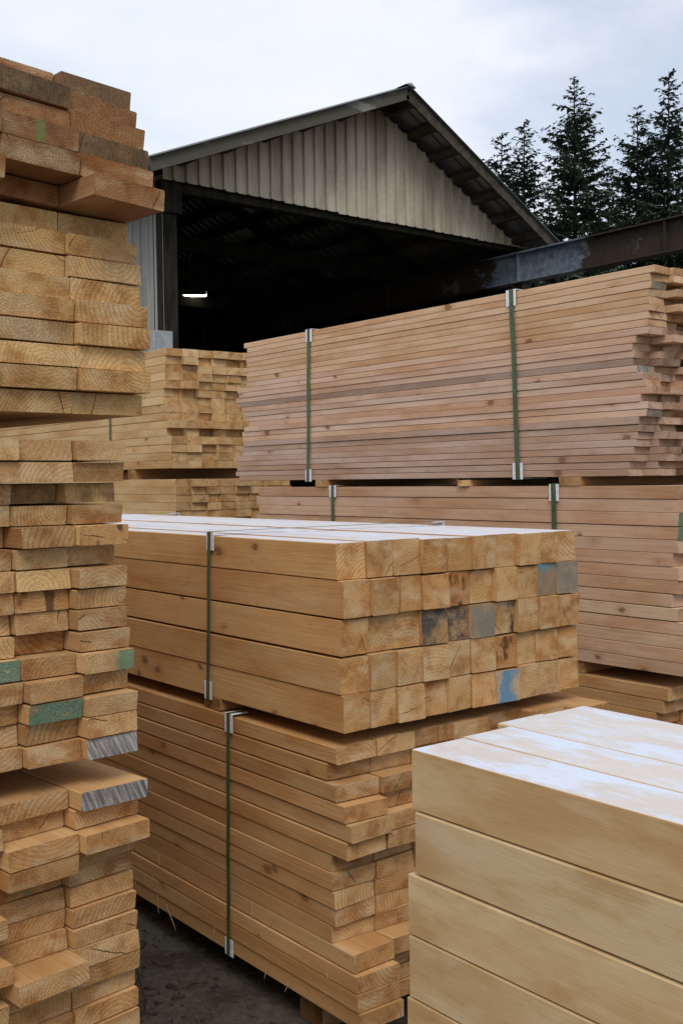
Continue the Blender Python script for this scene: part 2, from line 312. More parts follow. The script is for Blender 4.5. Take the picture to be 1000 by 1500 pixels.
# ------------------------------------------------------------------ ground
GZ = -0.03
def relief(x, y):
    if not (-1.5 < x < 6 and -1.5 < y < 8): return 0.0
    e = min(1, (x + 1.5) * 2, (6 - x) * 2, (y + 1.5) * 2, (8 - y) * 2)
    rut = math.exp(-((x - 1.42 - 0.09 * (y - 3)) / 0.10) ** 2) * -0.018
    return e * (rut + 0.018 * mnoise.noise((x * 2.1, y * 2.1, 3.0)) + 0.010 * mnoise.noise((x * 9, y * 6, 1.0)) + 0.004 * mnoise.noise((x * 31, y * 25, 8.0)))
def axis(lo, hi, a, b, st):
    far = [lo, lo / 4, lo / 16, lo / 64]; far2 = [hi / 64, hi / 16, hi / 4, hi]
    n = int((b - a) / st); return [v for v in far if v < a - 1] + [a + i * st for i in range(n + 1)] + [v for v in far2 if v > b + 1]
xs = axis(-2400, 2400, -1.6, 6.1, 0.035); ys = axis(-2400, 2400, -1.6, 8.1, 0.045)
gv = [(x, y, GZ + relief(x, y)) for y in ys for x in xs]; nx = len(xs)
gf = [(j * nx + i, j * nx + i + 1, (j + 1) * nx + i + 1, (j + 1) * nx + i) for j in range(len(ys) - 1) for i in range(nx - 1)]
g = link('ground', mesh('ground', gv, gf, (M_GROUND,), smooth=True)); g['kind'] = 'structure'

# ------------------------------------------------------------------ timber
def board_mesh(w, t, l, seed):
    """front end at y = 0; x centred; z from 0. slots: side, end, top"""
    rg = random.Random(seed); c = min(0.0013, t * 0.04)
    v = []; st = (0, l * rg.uniform(.4, .6), l)
    sk = rg.uniform(-0.004, 0.004); sk2 = rg.uniform(-0.003, 0.003)
    for i, y in enumerate(st):
        bw = rg.uniform(-0.0007, 0.0007) if i == 1 else 0
        cc = [c * rg.uniform(0.5, 1.9) for _ in range(4)]
        x0, x1, z0, z1 = -w / 2 + bw, w / 2 + bw, 0, t
        ring = [(x0 + cc[0], z0), (x1 - cc[1], z0), (x1, z0 + cc[1]), (x1, z1 - cc[2]), (x1 - cc[2], z1), (x0 + cc[3], z1), (x0, z1 - cc[3]), (x0, z0 + cc[0])]
        for (x, z) in ring:
            yy = y + (sk * (x / w) * 2 + sk2 * (z / t - .5) * 2) * (1 if i == 0 else 0)
            v.append((x, yy, z))
    f = []; mi = []
    for s in (0, 1):
        for k in range(8):
            f.append((s * 8 + k, s * 8 + 8 + k, s * 8 + 8 + (k + 1) % 8, s * 8 + (k + 1) % 8)); mi.append(2 if k == 4 else 0)
    f.append(tuple(range(8))); mi.append(1); f.append(tuple(range(23, 15, -1))); mi.append(1)
    return mesh('board', v, f, (W_SIDE, W_END, W_SIDE), mi)

def bundle(label, origin, rows, pname, width, thick, pitch, length, colour, top_mat=None, ends=None, group='strapped bundles of sawn timber', lenjit=0.02, zs=None, xj=0.0, smooth=False, tilt=None):
    """rows: top row first, each a list of (x offset of the board's left edge from origin, end offset along y (minus = sticking out))"""
    root = thing('lumber_bundle', label, 'lumber bundle', origin, group)
    mvar = [board_mesh(width * q, thick * q2, length + random.uniform(-lenjit, lenjit), random.random()) for q, q2 in ((1, 1), (.995, .985), (.99, .965), (1, .975), (.985, 1), (.995, .95))]
    n = len(rows)
    for r, row in enumerate(rows):
        z = (n - 1 - r) * pitch if zs is None else zs[r]
        for c, (x, dy) in enumerate(row):
            o = bpy.data.objects.new(pname, random.choice(mvar)); COL.objects.link(o); o.parent = root
            o.location = (x + width / 2 + (random.uniform(-xj, xj * .35) if c == 0 else 0), dy, z + 0.0003)
            if tilt and tilt(r):
                o.rotation_euler[1] = tilt(r); o.location.z -= (x + width / 2) * math.tan(tilt(r)) - 0.0005
            col, wea = colour(r, c)
            o.color = (*col, 1 - wea)
            if smooth:
                for q in (0, 2): o.material_slots[q].link = 'OBJECT'; o.material_slots[q].material = W_SMOOTH
            if top_mat and r == 0:
                o.material_slots[2].link = 'OBJECT'; o.material_slots[2].material = top_mat
            e = ends.get((r, c)) if ends else None
            if e:
                o.material_slots[1].link = 'OBJECT'; o.material_slots[1].material = W_ENDS[e[0]]; o['label'] = e[1]
    return root
def jit(c, a=0.10, h=0.05):
    k = 1 + random.uniform(-a, a); q = random.uniform(-h, h)
    return (min(.8, c[0] * k * 1.06), min(.8, c[1] * k * (1 - q * .5)), min(.8, c[2] * k * (1 - q) * .84))
def jitp(c, a=0.10, h=0.05):      # pinker, less yellow timber
    r = jit(c, a, h); return (r[0] * .975, r[1] * .985, min(.8, r[2] / .86))
def strap(root, y, x0, x1, z0, z1, lean=0.0, cards=True, width=0.017, cs=1.0):
    """green strap round a bundle (bundle-local); white cards under it at the corners"""
    def ring(off, y0, y1, th, segs=None):
        v = []; f = []
        ks_ = [i / 7 for i in range(8)]; H_ = z1 - z0 + 2 * off; h_ = H_ - 2 * th
        path = [(x0 - off, z0 - off + H_ * k) for k in ks_] + [(x1 + off, z1 + off), (x1 + off, z0 - off)]
        inn = [(x0 - off + th, z0 - off + th + h_ * k) for k in ks_] + [(x1 + off - th, z1 + off - th), (x1 + off - th, z0 - off + th)]
        wob_ = [random.uniform(-.0022, .0022) for _ in path]; wob_[0] = wob_[7] = 0; NP = len(path)
        for ip, (p, q) in enumerate(zip(path, inn)):
            lo = lean * (p[1] - z0) / (z1 - z0) + wob_[ip]
            v += [(p[0], y0 + lo, p[1]), (p[0], y1 + lo, p[1]), (q[0], y1 + lo, q[1]), (q[0], y0 + lo, q[1])]
        for i in range(NP):
            a = i * 4; b = ((i + 1) % NP) * 4
            for k in range(4): f.append((a + k, a + (k + 1) % 4, b + (k + 1) % 4, b + k))
        return v, f
    v, f = ring(0.0092, y - width / 2, y + width / 2, 0.0009)
    s = link('strap', mesh('strap', v, f, (M_STRAP,)), root)
    if cards:
        for cx, sx in ((x0, -1), (x1, 1)):
            for cz, sz in ((z1, 1), (z0, -1)):
                cl = random.uniform(0.042, 0.050) * cs; cw = random.uniform(0.040, 0.046) * cs
                yy = y + (lean if sz > 0 else 0) + random.uniform(-0.004, 0.004)
                t = 0.0018; o = 0.0060; mb = MB()
                xa, xb = sorted((cx + sx * o, cx + sx * (o + t))); za, zb = sorted((cz + sz * (o + t), cz - sz * cl))
                mb.box(xa, xb, yy - cw / 2, yy + cw / 2, za, zb)
                if sz > 0:
                    xa, xb = sorted((cx + sx * o, cx - sx * cl)); za, zb = sorted((cz + sz * o, cz + sz * (o + t)))
                    mb.box(xa, xb, yy - cw / 2, yy + cw / 2, za, zb)
                mb.build('edge_protector', M_CARD, s)
    return s
def spacer(label, x0, x1, y0, y1, z0, z1, col=(0.46, 0.29, 0.15), group='spacer timbers under the bundles'):
    me = board_mesh(y1 - y0, z1 - z0 - 0.001, x1 - x0, random.random())
    o = link('spacer_timber', me); o.rotation_euler[2] = -math.pi / 2
    o.location = (x0, (y0 + y1) / 2, z0 + 0.0005); o.color = (*jit(col), 1)
    return tag(o, label, 'spacer timber', group)

TAN = (0.60, 0.405, 0.225); ORANGE = (0.64, 0.415, 0.215); STRAW = (0.68, 0.49, 0.265); PINK = (0.60, 0.425, 0.30); BROWN = (0.40, 0.235, 0.125); PALE = (0.64, 0.50, 0.325)

# --- tall stack at the left edge of the picture: three bundles, cut ends towards the camera, stack turned 6 degrees
LYAW = R(6.0); LP = (1.05, 1.987)
DA = [-.012, .011, .034, .049, .061, .102, -.029, .005, .013, .012, .035, .045, .027, .043, .010]
DA2 = [-.039, .028, .021, .054, .055, -.027, -.029, -.002, -.004, .010, .024, .025, .026, .029, .010]
rows = [[(-.158, -DA[i]), (-.318, -DA2[i])] + [(-.160 * k - .158, random.uniform(-.04, .03) if i > 5 else random.uniform(-.08, .01)) for k in (2, 3)] for i in range(15)]
def colA(r, c):
    if r < 6:
        wz = {(0, 0): .40, (1, 1): .5, (2, 0): .15, (3, 1): .25, (5, 0): .10}.get((r, c), random.uniform(0.05, .25))
        return jit((0.40, 0.22, 0.108), .30), wz
    return jit(STRAW, .10), random.uniform(0, .06) if (r, c) not in ((8, 0), (11, 1)) else .3
A = bundle('top bundle of the left stack, reddish weathered planks over yellow ones, ends jutting out', (*LP, 1.634), rows, 'plank', 0.158, 0.0412, 0.0440, 3.1, colA,
           ends={(3, 1): ('green_mark', 'weathered plank with a green mark on its end'), (3, 0): ('mould', 'plank with a dark mouldy end'), (1, 1): ('mould', 'plank with a dark mouldy end'), (0, 0): ('mould2', 'plank with a greyed rough end')},
           tilt=lambda r: R(2.2) if r < 6 else 0.0)
DB = [0, -.011, -.045, -.019, .005, -.049, 0, -.012, -.006, .001, .017, -.005, .024, .023, .021]
DB2 = [-.015, -.013, -.081, -.040, -.008, -.035, -.031, -.041, -.042, -.062, -.017, .012, .006, -.014, -.003]
DB3 = [-.009, -.013, -.047, -.052, -.081, -.047, -.038, -.043, -.064, -.043, -.024, -.012, -.035, -.042, -.023]
rows = [[(-.033 - .112, -DB[i]), (-.033 - .1145 - .112, -DB2[i]), (-.033 - .229 - .112, -DB3[i])] + [(-.033 - .1145 * k - .112, random.uniform(-.02, .06)) for k in (3, 4, 5)] for i in range(15)]
def colB(r, c):
    return jit(random.choice((TAN, STRAW, TAN, (0.52, 0.34, 0.18), (0.50, 0.315, 0.16))), .12), random.uniform(0, .12)
B = bundle('middle bundle of the left stack, narrow planks, one with a green painted end', (*LP, 0.957), rows, 'plank', 0.112, 0.0398, 0.0419, 3.1, colB,
           ends={(10, 0): ('green_part', 'plank end with a green corner'), (10, 2): ('green', 'plank with a green end'), (12, 1): ('green', 'plank with a green painted end'), (14, 0): ('grey_streak', 'plank with a grey striped end'),
                 (2, 0): ('mould2', 'plank with a dark rough end'), (2, 1): ('mould2', 'plank with a dark rough end'), (4, 0): ('brown', 'plank with brown streaks on its end'), (7, 1): ('brown', 'plank with brown streaks on its end')})
DC = [.035, .004, .045, -.016, -.023, -.019, -.011, -.007, -.003, -.004, -.018, -.007]
DC2 = [-.010, -.030, .026, .024, -.043, -.036, -.038, -.029, .055, -.006, -.015, -.008]
rows = []
for i in range(21):
    a = DC[i] if i < 12 else random.uniform(-.02, .02); b = DC2[i] if i < 12 else random.uniform(-.03, .02)
    rows.append([(-.02 - .148, -a), (-.02 - .151 - .148, -b)] + [(-.02 - .151 * k - .148, random.uniform(-.04, .04)) for k in (2, 3)])
def colC(r, c): return jit(random.choice((TAN, (0.58, 0.375, 0.195), (0.55, 0.345, 0.175))), .11), random.uniform(0, .08)
C = bundle('bottom bundle of the left stack, wide planks, topmost with a grey striped end', (*LP, 0.056), rows, 'plank', 0.148, 0.0384, 0.0403, 3.1, colC,
           ends={(0, 0): ('grey_streak', 'plank with a grey striped end'), (4, 1): ('green_mark', 'plank with a faint green end')})
for b_ in (A, B, C): b_.rotation_euler[2] = LYAW
def lspacer(label, s0, s1, v0, v1, z0, z1):
    o = spacer(label, s0, s1, v0, v1, z0, z1); x, y = s0, (v0 + v1) / 2; ca, sa = math.cos(LYAW), math.sin(LYAW)
    o.location = (LP[0] + x * ca - y * sa, LP[1] + x * sa + y * ca, z0 + .0005); o.rotation_euler[2] = LYAW - math.pi / 2
for k, y in enumerate((.55, 2.4)):
    nm = ('near', 'far')[k]
    lspacer(nm + ' spacer timber between the top and middle bundles of the left stack', -.62, -.05, y, y + .09, 1.5856, 1.634)
    lspacer(nm + ' spacer timber between the middle and bottom bundles of the left stack', -.62, -.07, y, y + .09, 0.9025, 0.957)
    lspacer(nm + ' ground bearer under the left stack', -.62, -.03, y, y + .09, GZ - .012, 0.056)

# --- middle stack: square posts on top, planks below
dyb = [[random.uniform(-.013, .010) for _ in range(10)] for _ in range(5)]
dyb[0][7] = -.02; dyb[0][8] = 0.0; dyb[0][9] = .012; dyb[0][5] = -.016; dyb[1][0] = -.012; dyb[1][1] = -.020; dyb[2][2] = .012; dyb[4][0] = -.006; dyb[2][8] = -.012; dyb[1][9] = 0; dyb[4][9] = .002; dyb[3][9] = .006
rows = [[(c * .0966, dyb[r][c]) for c in range(10)] for r in range(5)]
def colD(r, c): return jit(ORANGE if c == 0 else random.choice((TAN, ORANGE, (0.58, 0.38, 0.2))), .07 if c == 0 else .1), random.uniform(0, .05)
ed = {(1, 4): ('brown', 'post with a brown cracked end'), (1, 8): ('grey_blue', 'post with a grey end and a blue trace'), (1, 9): ('grey', 'post with a weathered grey end'),
      (2, 3): ('dark', 'post with a black stained end'), (2, 4): ('grey_streak', 'post with a grey smeared end'), (2, 5): ('grey', 'post with a grey end'), (2, 6): ('dark_right', 'post with a black blot on its end'),
      (4, 6): ('blue', 'post with a blue painted end'), (3, 6): ('brown', 'post with a brown stained end')}
ed[(2, 4)] = ('dark', 'post with a partly darkened end')
D = bundle('bundle of square timber posts with bluish white top, one end painted blue', (1.757, 2.228, 0.828), rows, 'post', 0.0954, 0.0995, 0.1015, 3.55, colD, top_mat=W_TOP, ends=ed, xj=.003)
strap(D, 0.66, 0, .9655, 0, .5075, -.022); strap(D, 2.55, 0, .9655, 0, .5075, 0)
V = [2.243, 2.274, 2.23, 2.195, 2.182, 2.197, 2.261, 2.25, 2.251, 2.252, 2.265, 2.174, 2.154, 2.152, 2.142]
Vb = [2.243, 2.268, 2.215, 2.235, 2.20, 2.195, 2.262, 2.252, 2.25, 2.255, 2.25, 2.185, 2.22, 2.23, 2.225]
rows = []
for i in range(15):
    row = []
    for c in range(7):
        vv = V[i] if c == 0 else Vb[i] if c == 1 else 2.235 + random.uniform(-.04, .03)
        if i == 0 and c == 6: vv = 2.13
        row.append((c * .145, vv - 2.228))
    rows.append(row)
def colE(r, c): return jit((0.56, 0.36, 0.19), .10), random.uniform(0, .06)
E = bundle('bundle of wide planks under the square posts, green strap, resting on the ground bearers', (1.745, 2.228, 0.060), rows, 'plank', 0.144, 0.0470, 0.0487, 3.4, colE, xj=.008)
strap(E, 0.545, 0, 1.014, 0, .7305, -.02); strap(E, 2.5, 0, 1.014, 0, .7305)
for k, y in enumerate((2.825, 4.75)):
    nm = ('near', 'far')[k]
    spacer(nm + ' spacer timber between the square posts and the plank bundle', 1.757, 2.72, y, y + .105, .7908, .828, (0.42, 0.25, 0.12))
for k, y in enumerate((2.36, 3.5, 4.75)):
    nm = ('nearest', 'middle', 'farthest')[k]
    spacer(nm + ' ground bearer under the strapped plank bundle', 1.78, 2.7, y, y + .1, GZ - .012, .060, (.2, .13, .07))

# --- tall stack at the right, long sides towards the camera
V = [2.412, 2.427, 2.427, 2.433, 2.437, 2.428, 2.434, 2.434, 2.434, 2.498, 2.507, 2.507, 2.507, 2.492, 2.459, 2.453, 2.42, 2.471, 2.444, 2.45, 2.478, 2.478, 2.493, 2.497, 2.509, 2.512, 2.531, 2.531]
rows = []
for i in range(28):
    row = []
    for c in range(9):
        d = V[i] - 2.45 if c == 0 else random.uniform(-.07, .06) + (V[i] - 2.45) * .6
        row.append((c * .104 + (random.uniform(0, .002) if c == 0 else 0), d))
    rows.append(row)
rows[0][1] = (.104, -.05); rows[9][1] = (.104, -.05)
def colF(r, c):
    if r < 8: return jitp((0.69, 0.505, 0.325), .08), random.uniform(0, .06)
    if r == 12: return jitp((0.42, 0.32, 0.25), .05), .35
    if r < 20: return jitp(random.choice(((0.66, 0.495, 0.38), (0.64, 0.47, 0.355), (0.68, 0.53, 0.41), (0.69, 0.51, 0.36), (0.60, 0.455, 0.365))), .08), random.uniform(0, .14)
    return jitp((0.62, 0.485, 0.395), .12), random.uniform(.10, .34) * (1.5 if r > 25 else 1)
Fb = bundle('upper bundle of thin boards in the right stack, two green straps with white corner cards', (3.392, 2.45, 1.500), rows, 'board', 0.1025, 0.0267, 0.0278, 2.72, colF, lenjit=.05, xj=.0025,
            ends={(13, 0): ('grey_streak', 'board with a grey end'), (2, 0): ('grey', 'board with a grey end'), (19, 0): ('grey', 'board with a grey end')})
strap(Fb, 2.10, 0, .9345, 0, .7785, -.022, width=.024, cs=1.25); strap(Fb, .63, 0, .9345, 0, .7785, .031, width=.024, cs=1.25)
V = [2.31, 2.311, 2.311, 2.311, 2.32, 2.34, 2.314, 2.317, 2.338, 2.312, 2.292, 2.286, 2.287, 2.287]
rows = [[(c * .142, (V[i] - 2.31) if c == 0 else random.uniform(-.02, .03)) for c in range(7)] for i in range(14)]
def colG(r, c): return jitp((0.64, 0.465, 0.325), .07) if r not in (9, 11) else jitp((0.62, 0.48, 0.32), .05), random.uniform(0, .06)
Gb = bundle('middle bundle of pinkish planks in the right stack, directly below the thin boards', (3.392, 2.31, 0.767), rows, 'plank', 0.140, 0.0484, 0.0498, 2.72, colG, xj=.002,
            ends={(2, 0): ('green', 'plank with a green end'), (3, 0): ('green', 'plank with a green end')})
strap(Gb, 2.03, 0, .992, 0, .697, .0, width=.024, cs=1.25); strap(Gb, .57, 0, .992, 0, .697, .01, width=.024, cs=1.25)
V = [2.359, 2.38, 2.41] + [2.4 + random.uniform(-.03, .03) for _ in range(10)]
rows = [[(c * .142, (V[i] - 2.37) if c == 0 else random.uniform(-.02, .03)) for c in range(7)] for i in range(13)]
Hb = bundle('bottom bundle of shaded planks in the right stack, behind the white-topped beams', (3.392, 2.37, 0.067), rows, 'plank', 0.140, 0.0488, 0.0500, 2.72, colE)
for k, (y0, y1) in enumerate(((2.756, 2.86), (4.39, 4.49))):
    nm = ('near', 'far')[k]
    spacer(nm + ' spacer timber under the thin boards of the right stack', 3.385, 4.33, y0, y1, 1.4640, 1.5000, (0.50, 0.32, 0.17))
    spacer(nm + ' spacer timber between the two lower bundles of the right stack', 3.40, 4.36, y0, y1, .7168, .767)
    spacer(nm + ' ground bearer under the right stack', 3.40, 4.36, y0, y1, GZ, .067)
spacer('thin pale lath end showing between the two upper bundles of the right stack', 3.38, 4.2, 3.37, 3.43, 1.4640, 1.492, (0.62, 0.44, 0.26))

# --- stack at the back, between the left stack and the right one
V = [6.278, 6.299, 6.301, 6.303, 6.304, 6.329, 6.331, 6.301, 6.302, 6.225, 6.297, 6.229, 6.231, 6.239, 6.219]
def rowsback(n, V, base):
    return [[(c * .1165, (V[i] - base if c == 0 else (V[i] - base) * .7 + random.uniform(-.035, .02))) for c in range(8)] for i in range(n)]
def colI(r, c): return jit((0.67, 0.50, 0.30), .08), random.uniform(0, .05)
Ib = bundle('upper bundle of pale yellow planks at the back, in front of the shed post', (3.528, 6.26, 1.588), rowsback(15, V, 6.26), 'plank', 0.115, 0.0520, 0.0530, 3.0, colI)
strap(Ib, 0.84, 0, .9305, 0, .795, width=.024, cs=1.25)
V = [6.189, 6.185, 6.19, 6.188, 6.197] + [6.19] * 9
Jb = bundle('second bundle of pale yellow planks at the back, below a dark gap', (3.528, 6.19, 0.787), rowsback(14, V, 6.19), 'plank', 0.115, 0.0510, 0.0522, 3.0, colI)
Kb = bundle('lowest bundle of pale yellow planks at the back, hidden by the posts', (3.528, 6.19, 0.060), rowsback(13, [6.19] * 13, 6.19), 'plank', 0.115, 0.0510, 0.0522, 3.0, colI)
for k, y in enumerate((6.75, 8.6)):
    nm = ('near', 'far')[k]
    spacer(nm + ' spacer timber under the upper back bundle', 3.53, 4.45, y, y + .1, 1.5185, 1.588)
    spacer(nm + ' spacer timber under the second back bundle', 3.53, 4.45, y, y + .1, .7390, .787)
    spacer(nm + ' ground bearer under the back stack', 3.53, 4.45, y, y + .1, GZ, .060)

# --- big white-topped beams at the lower right: far ends towards the camera's view
Lr = 2.7
rows = []
for i in range(10):
    dx = -[0, .004, .007, .009, .011, .012, .012, .012, .012, .012][i]
    e = [0, -.010, .004, 0.0, .004, 0, .005, 0, 0, 0][i]
    rows.append([(dx, -Lr + e), (.1195 + (.001 if i else 0), -Lr + [.005, 0, .004][i % 3]), (.2400, -Lr + .04), (.3600, -Lr + .04)])
def colR(r, c): return jit((0.60, 0.475, 0.315), .05, .03), random.uniform(0, .05)
Rb = bundle('pale square beams with whitish tops at the lower right, nearest the camera', (1.145, 1.272, 0.072), rows, 'beam', 0.1165, 0.0978, 0.1000, Lr, colR, top_mat=W_TOP2, lenjit=.0, smooth=True)
for k, y in enumerate((-1.0, 0.7)):
    spacer(('near', 'far')[k] + ' ground bearer under the white-topped beams', 1.16, 1.6, y, y + .1, GZ - .012, .072, (.2, .13, .07))

# loose fibres hanging from the lower edge of the strapped plank bundle
rg = random.Random(5)
for k in range(15):
    y = rg.uniform(.05, 1.3); z = rg.uniform(.02, .20); l = rg.uniform(.03, .075); a = rg.uniform(-.8, .8)
    pts = [(-0.003 - .006 * t * t, y + l * t * a + .01 * math.sin(t * 3 + k), z - l * t * (1 - .2 * a * a)) for t in (0, .35, .7, 1)]
    MB().tube(pts, [.0011, .0012, .001, .0005], 4).build('splinter', M_FIBRE, E)

# ------------------------------------------------------------------ open shed
SX0, SX1, SV = 6.30, 12.56, 11.23
FV = SV - 0.60; BV = 27.0
RX, RZ = 9.62, 6.66; EXL, EXR = 5.80, 12.78
SL, SR_ = 0.413, 0.560
def rz(u): return RZ - (RX - u) * SL if u < RX else RZ - (u - RX) * SR_
shed = thing('open_shed', 'open gabled shed with pale ribbed metal gable and dark interior', 'shed', (9.43, SV, GZ))
def P3(x, y, z): return (x - 9.43, y - SV, z - GZ)
def part(mb, name, mat, parent=shed, smooth=False):
    mb.v = [P3(*p) for p in mb.v] if parent is shed or parent.parent is shed else mb.v
    return mb.build(name, mat, parent, smooth=smooth)
def prof(u0, pitch, n, depth=.034):
    pts = []
    for i in range(n):
        a = u0 + i * pitch
        pts += [(a, 0), (a + pitch * .70, 0), (a + pitch * .75, -depth), (a + pitch * .92, -depth)]
        if i % 1 == 0: pts += [(a + pitch * .97, 0)]
    return pts + [(u0 + n * pitch, 0)]
rp = .1739; u = SX0; k = 0
while u < SX1 - .01:
    n = 5 if u + 5 * rp < SX1 + .02 else max(1, int(round((SX1 - u) / rp)))
    pts = prof(u, rp, n); v = []; f = []
    yb = SV - (.004 if k % 2 else 0); zb = 5.03 - .0075 * (u - SX0) + random.uniform(-.012, .012)
    for (x, d) in pts:
        zt = max(zb + .02, rz(x) - .13)
        v += [(x, yb + d, zb), (x, yb + d, zt)]
    for i in range(len(pts) - 1):
        f.append((2 * i, 2 * i + 2, 2 * i + 3, 2 * i + 1))
    mb = MB(); mb.v, mb.f = v, f; o = part(mb, 'gable_sheet', M_SIDING)
    u += n * rp; k += 1
# side wall sheets (left), facing the yard
for k in range(16):
    y0 = SV + .02 + k * .98; v = []; f = []
    for (a, d) in prof(y0, .196, 5, .02):
        v += [(SX0 + d, a, .0), (SX0 + d, a, 5.10)]
    for i in range(len(v) // 2 - 1): f.append((2 * i + 1, 2 * i + 3, 2 * i + 2, 2 * i))
    mb = MB(); mb.v, mb.f = v, f; part(mb, 'side_wall_sheet', M_SIDEWALL)
# inner lining, right wall, back wall
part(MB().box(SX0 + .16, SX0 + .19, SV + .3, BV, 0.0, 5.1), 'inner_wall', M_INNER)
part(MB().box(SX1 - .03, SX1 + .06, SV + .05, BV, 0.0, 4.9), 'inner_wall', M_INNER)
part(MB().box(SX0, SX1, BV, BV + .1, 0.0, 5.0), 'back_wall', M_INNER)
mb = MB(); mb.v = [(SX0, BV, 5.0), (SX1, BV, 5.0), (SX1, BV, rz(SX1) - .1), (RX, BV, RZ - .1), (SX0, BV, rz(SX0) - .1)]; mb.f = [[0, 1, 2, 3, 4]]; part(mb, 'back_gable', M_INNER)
# posts, header, brace block
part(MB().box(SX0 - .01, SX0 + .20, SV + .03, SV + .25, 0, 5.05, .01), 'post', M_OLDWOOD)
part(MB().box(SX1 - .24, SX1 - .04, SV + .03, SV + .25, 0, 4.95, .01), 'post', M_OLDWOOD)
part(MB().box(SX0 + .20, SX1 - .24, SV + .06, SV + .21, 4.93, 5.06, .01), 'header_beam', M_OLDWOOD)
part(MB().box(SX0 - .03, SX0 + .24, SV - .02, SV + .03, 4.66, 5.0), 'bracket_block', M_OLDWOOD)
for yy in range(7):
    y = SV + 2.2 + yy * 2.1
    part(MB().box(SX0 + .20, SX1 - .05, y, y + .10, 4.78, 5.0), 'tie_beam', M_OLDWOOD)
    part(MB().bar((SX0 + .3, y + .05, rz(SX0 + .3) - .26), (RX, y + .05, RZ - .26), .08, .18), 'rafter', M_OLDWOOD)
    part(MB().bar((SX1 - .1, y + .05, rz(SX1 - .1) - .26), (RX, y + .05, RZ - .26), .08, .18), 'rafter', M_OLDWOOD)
# purlins: ends show under the front overhang
def along(u0, u1, n): return [u0 + (u1 - u0) * i / (n - 1) for i in range(n)]
for u_ in along(EXL + .12, RX - .12, 7) + along(RX + .14, EXR - .10, 8):
    part(MB().box(u_ - .05, u_ + .05, FV + .04, BV, rz(u_) - .155, rz(u_) - .050), 'purlin', M_PURLIN)
# roof sheets, ribs running down the slope
for side in (0, 1):
    ue = EXL if side == 0 else EXR
    y = FV - .05; n = 0
    while y < BV + .2:
        v = []; f = []
        for (a, d) in prof(y, .20, 5, .03):
            v += [(RX, a, RZ - d - .02), (ue, a, rz(ue) - d - .02)]
        q = len(v)
        v += [(p[0], p[1], p[2] - .006) for p in v]
        for i in range(q // 2 - 1):
            a = (2 * i, 2 * i + 2, 2 * i + 3, 2 * i + 1)
            f.append(a); f.append(tuple(t + q for t in a[::-1]))
        f.append((0, 1, 1 + q, q)); f.append((1, 3, 3 + q, 1 + q))
        for i in range(q // 2 - 1): f.append((2 * i + 1, 2 * i + 3, 2 * i + 3 + q, 2 * i + 1 + q))
        mb = MB(); mb.v, mb.f = v, f; part(mb, 'roof_sheet', M_ROOF); y += 1.0
for ue, nm in ((EXL, 'l'), (EXR, 'r')):
    d = Vector((ue - RX, 0, rz(ue) - RZ)); 
    p = Vector((RX - (.0 if nm == 'l' else -.0), FV + .015, RZ - .105)); q = p + d * 1.0
    part(MB().bar(p, q, .035, .15), 'barge_board', M_BARGE if nm == 'l' else M_PURLIN)
mb = MB(); yy0, yy1 = FV - .07, BV + .2
mb.v = [(RX - .09, yy0, RZ - .02), (RX, yy0, RZ + .012), (RX + .09, yy0, RZ - .04), (RX - .16, yy1, RZ - .03), (RX, yy1, RZ + .012), (RX + .16, yy1, RZ - .05)]
mb.f = [[0, 1, 4, 3], [1, 2, 5, 4], [2, 1, 0]]
part(mb, 'ridge_cap', M_ROOF)
part(MB().box(EXL + .01, EXL + .05, FV + .03, BV, rz(EXL) - .24, rz(EXL) - .06), 'eave_board', M_PURLIN)

# hanging lamp inside the shed
lx, ly, lz = 10.42, 17.6, 4.97
lamp = thing('hanging_lamp', 'small lit lamp hanging in the dark shed', 'lamp', (lx, ly, lz))
LD = Vector((.79, -.61, 0))
mb = MB(); 
sec = [(-.10, 0), (-.13, .0), (-.07, .09), (.07, .09), (.13, 0), (.10, 0), (.06, .07), (-.06, .07)]
cr_ = Vector((.61, .79, 0))
for e in (-.30, .30):
    for (a, b) in sec: mb.v.append(tuple(LD * e + cr_ * a + Vector((0, 0, b))))
mb.f = [[i, (i + 1) % 8, 8 + (i + 1) % 8, 8 + i] for i in range(8)] + [[0, 1, 2, 7], [2, 3, 6, 7], [3, 4, 5, 6], [15, 10, 9, 8], [15, 14, 11, 10], [14, 13, 12, 11]]
mb.build('housing', M_LAMPBODY, lamp)
for a in (-.04, .04):
    MB().tube([LD * -.29 + cr_ * a + Vector((0, 0, .01)), LD * .29 + cr_ * a + Vector((0, 0, .01))], [.028, .028], 8).build('tube_light', M_LIT, lamp, smooth=True)
MB().tube([(0, 0, .09), (0, 0, rz(lx) - lz - .16)], [.012, .012], 6).build('hanger_rod', M_LAMPBODY, lamp)

# pale box on the corner post
ub = thing('utility_box', 'pale grey metal box on the corner post of the shed', 'box', (SX0 - .02, SV - .06, 2.95))
MB().box(-.20, .05, -.07, .075, 0, .30, .01).build('body', M_METALBOX, ub)
MB().box(-.18, .03, -.085, -.072, .02, .28).build('cover', M_METALBOX, ub)

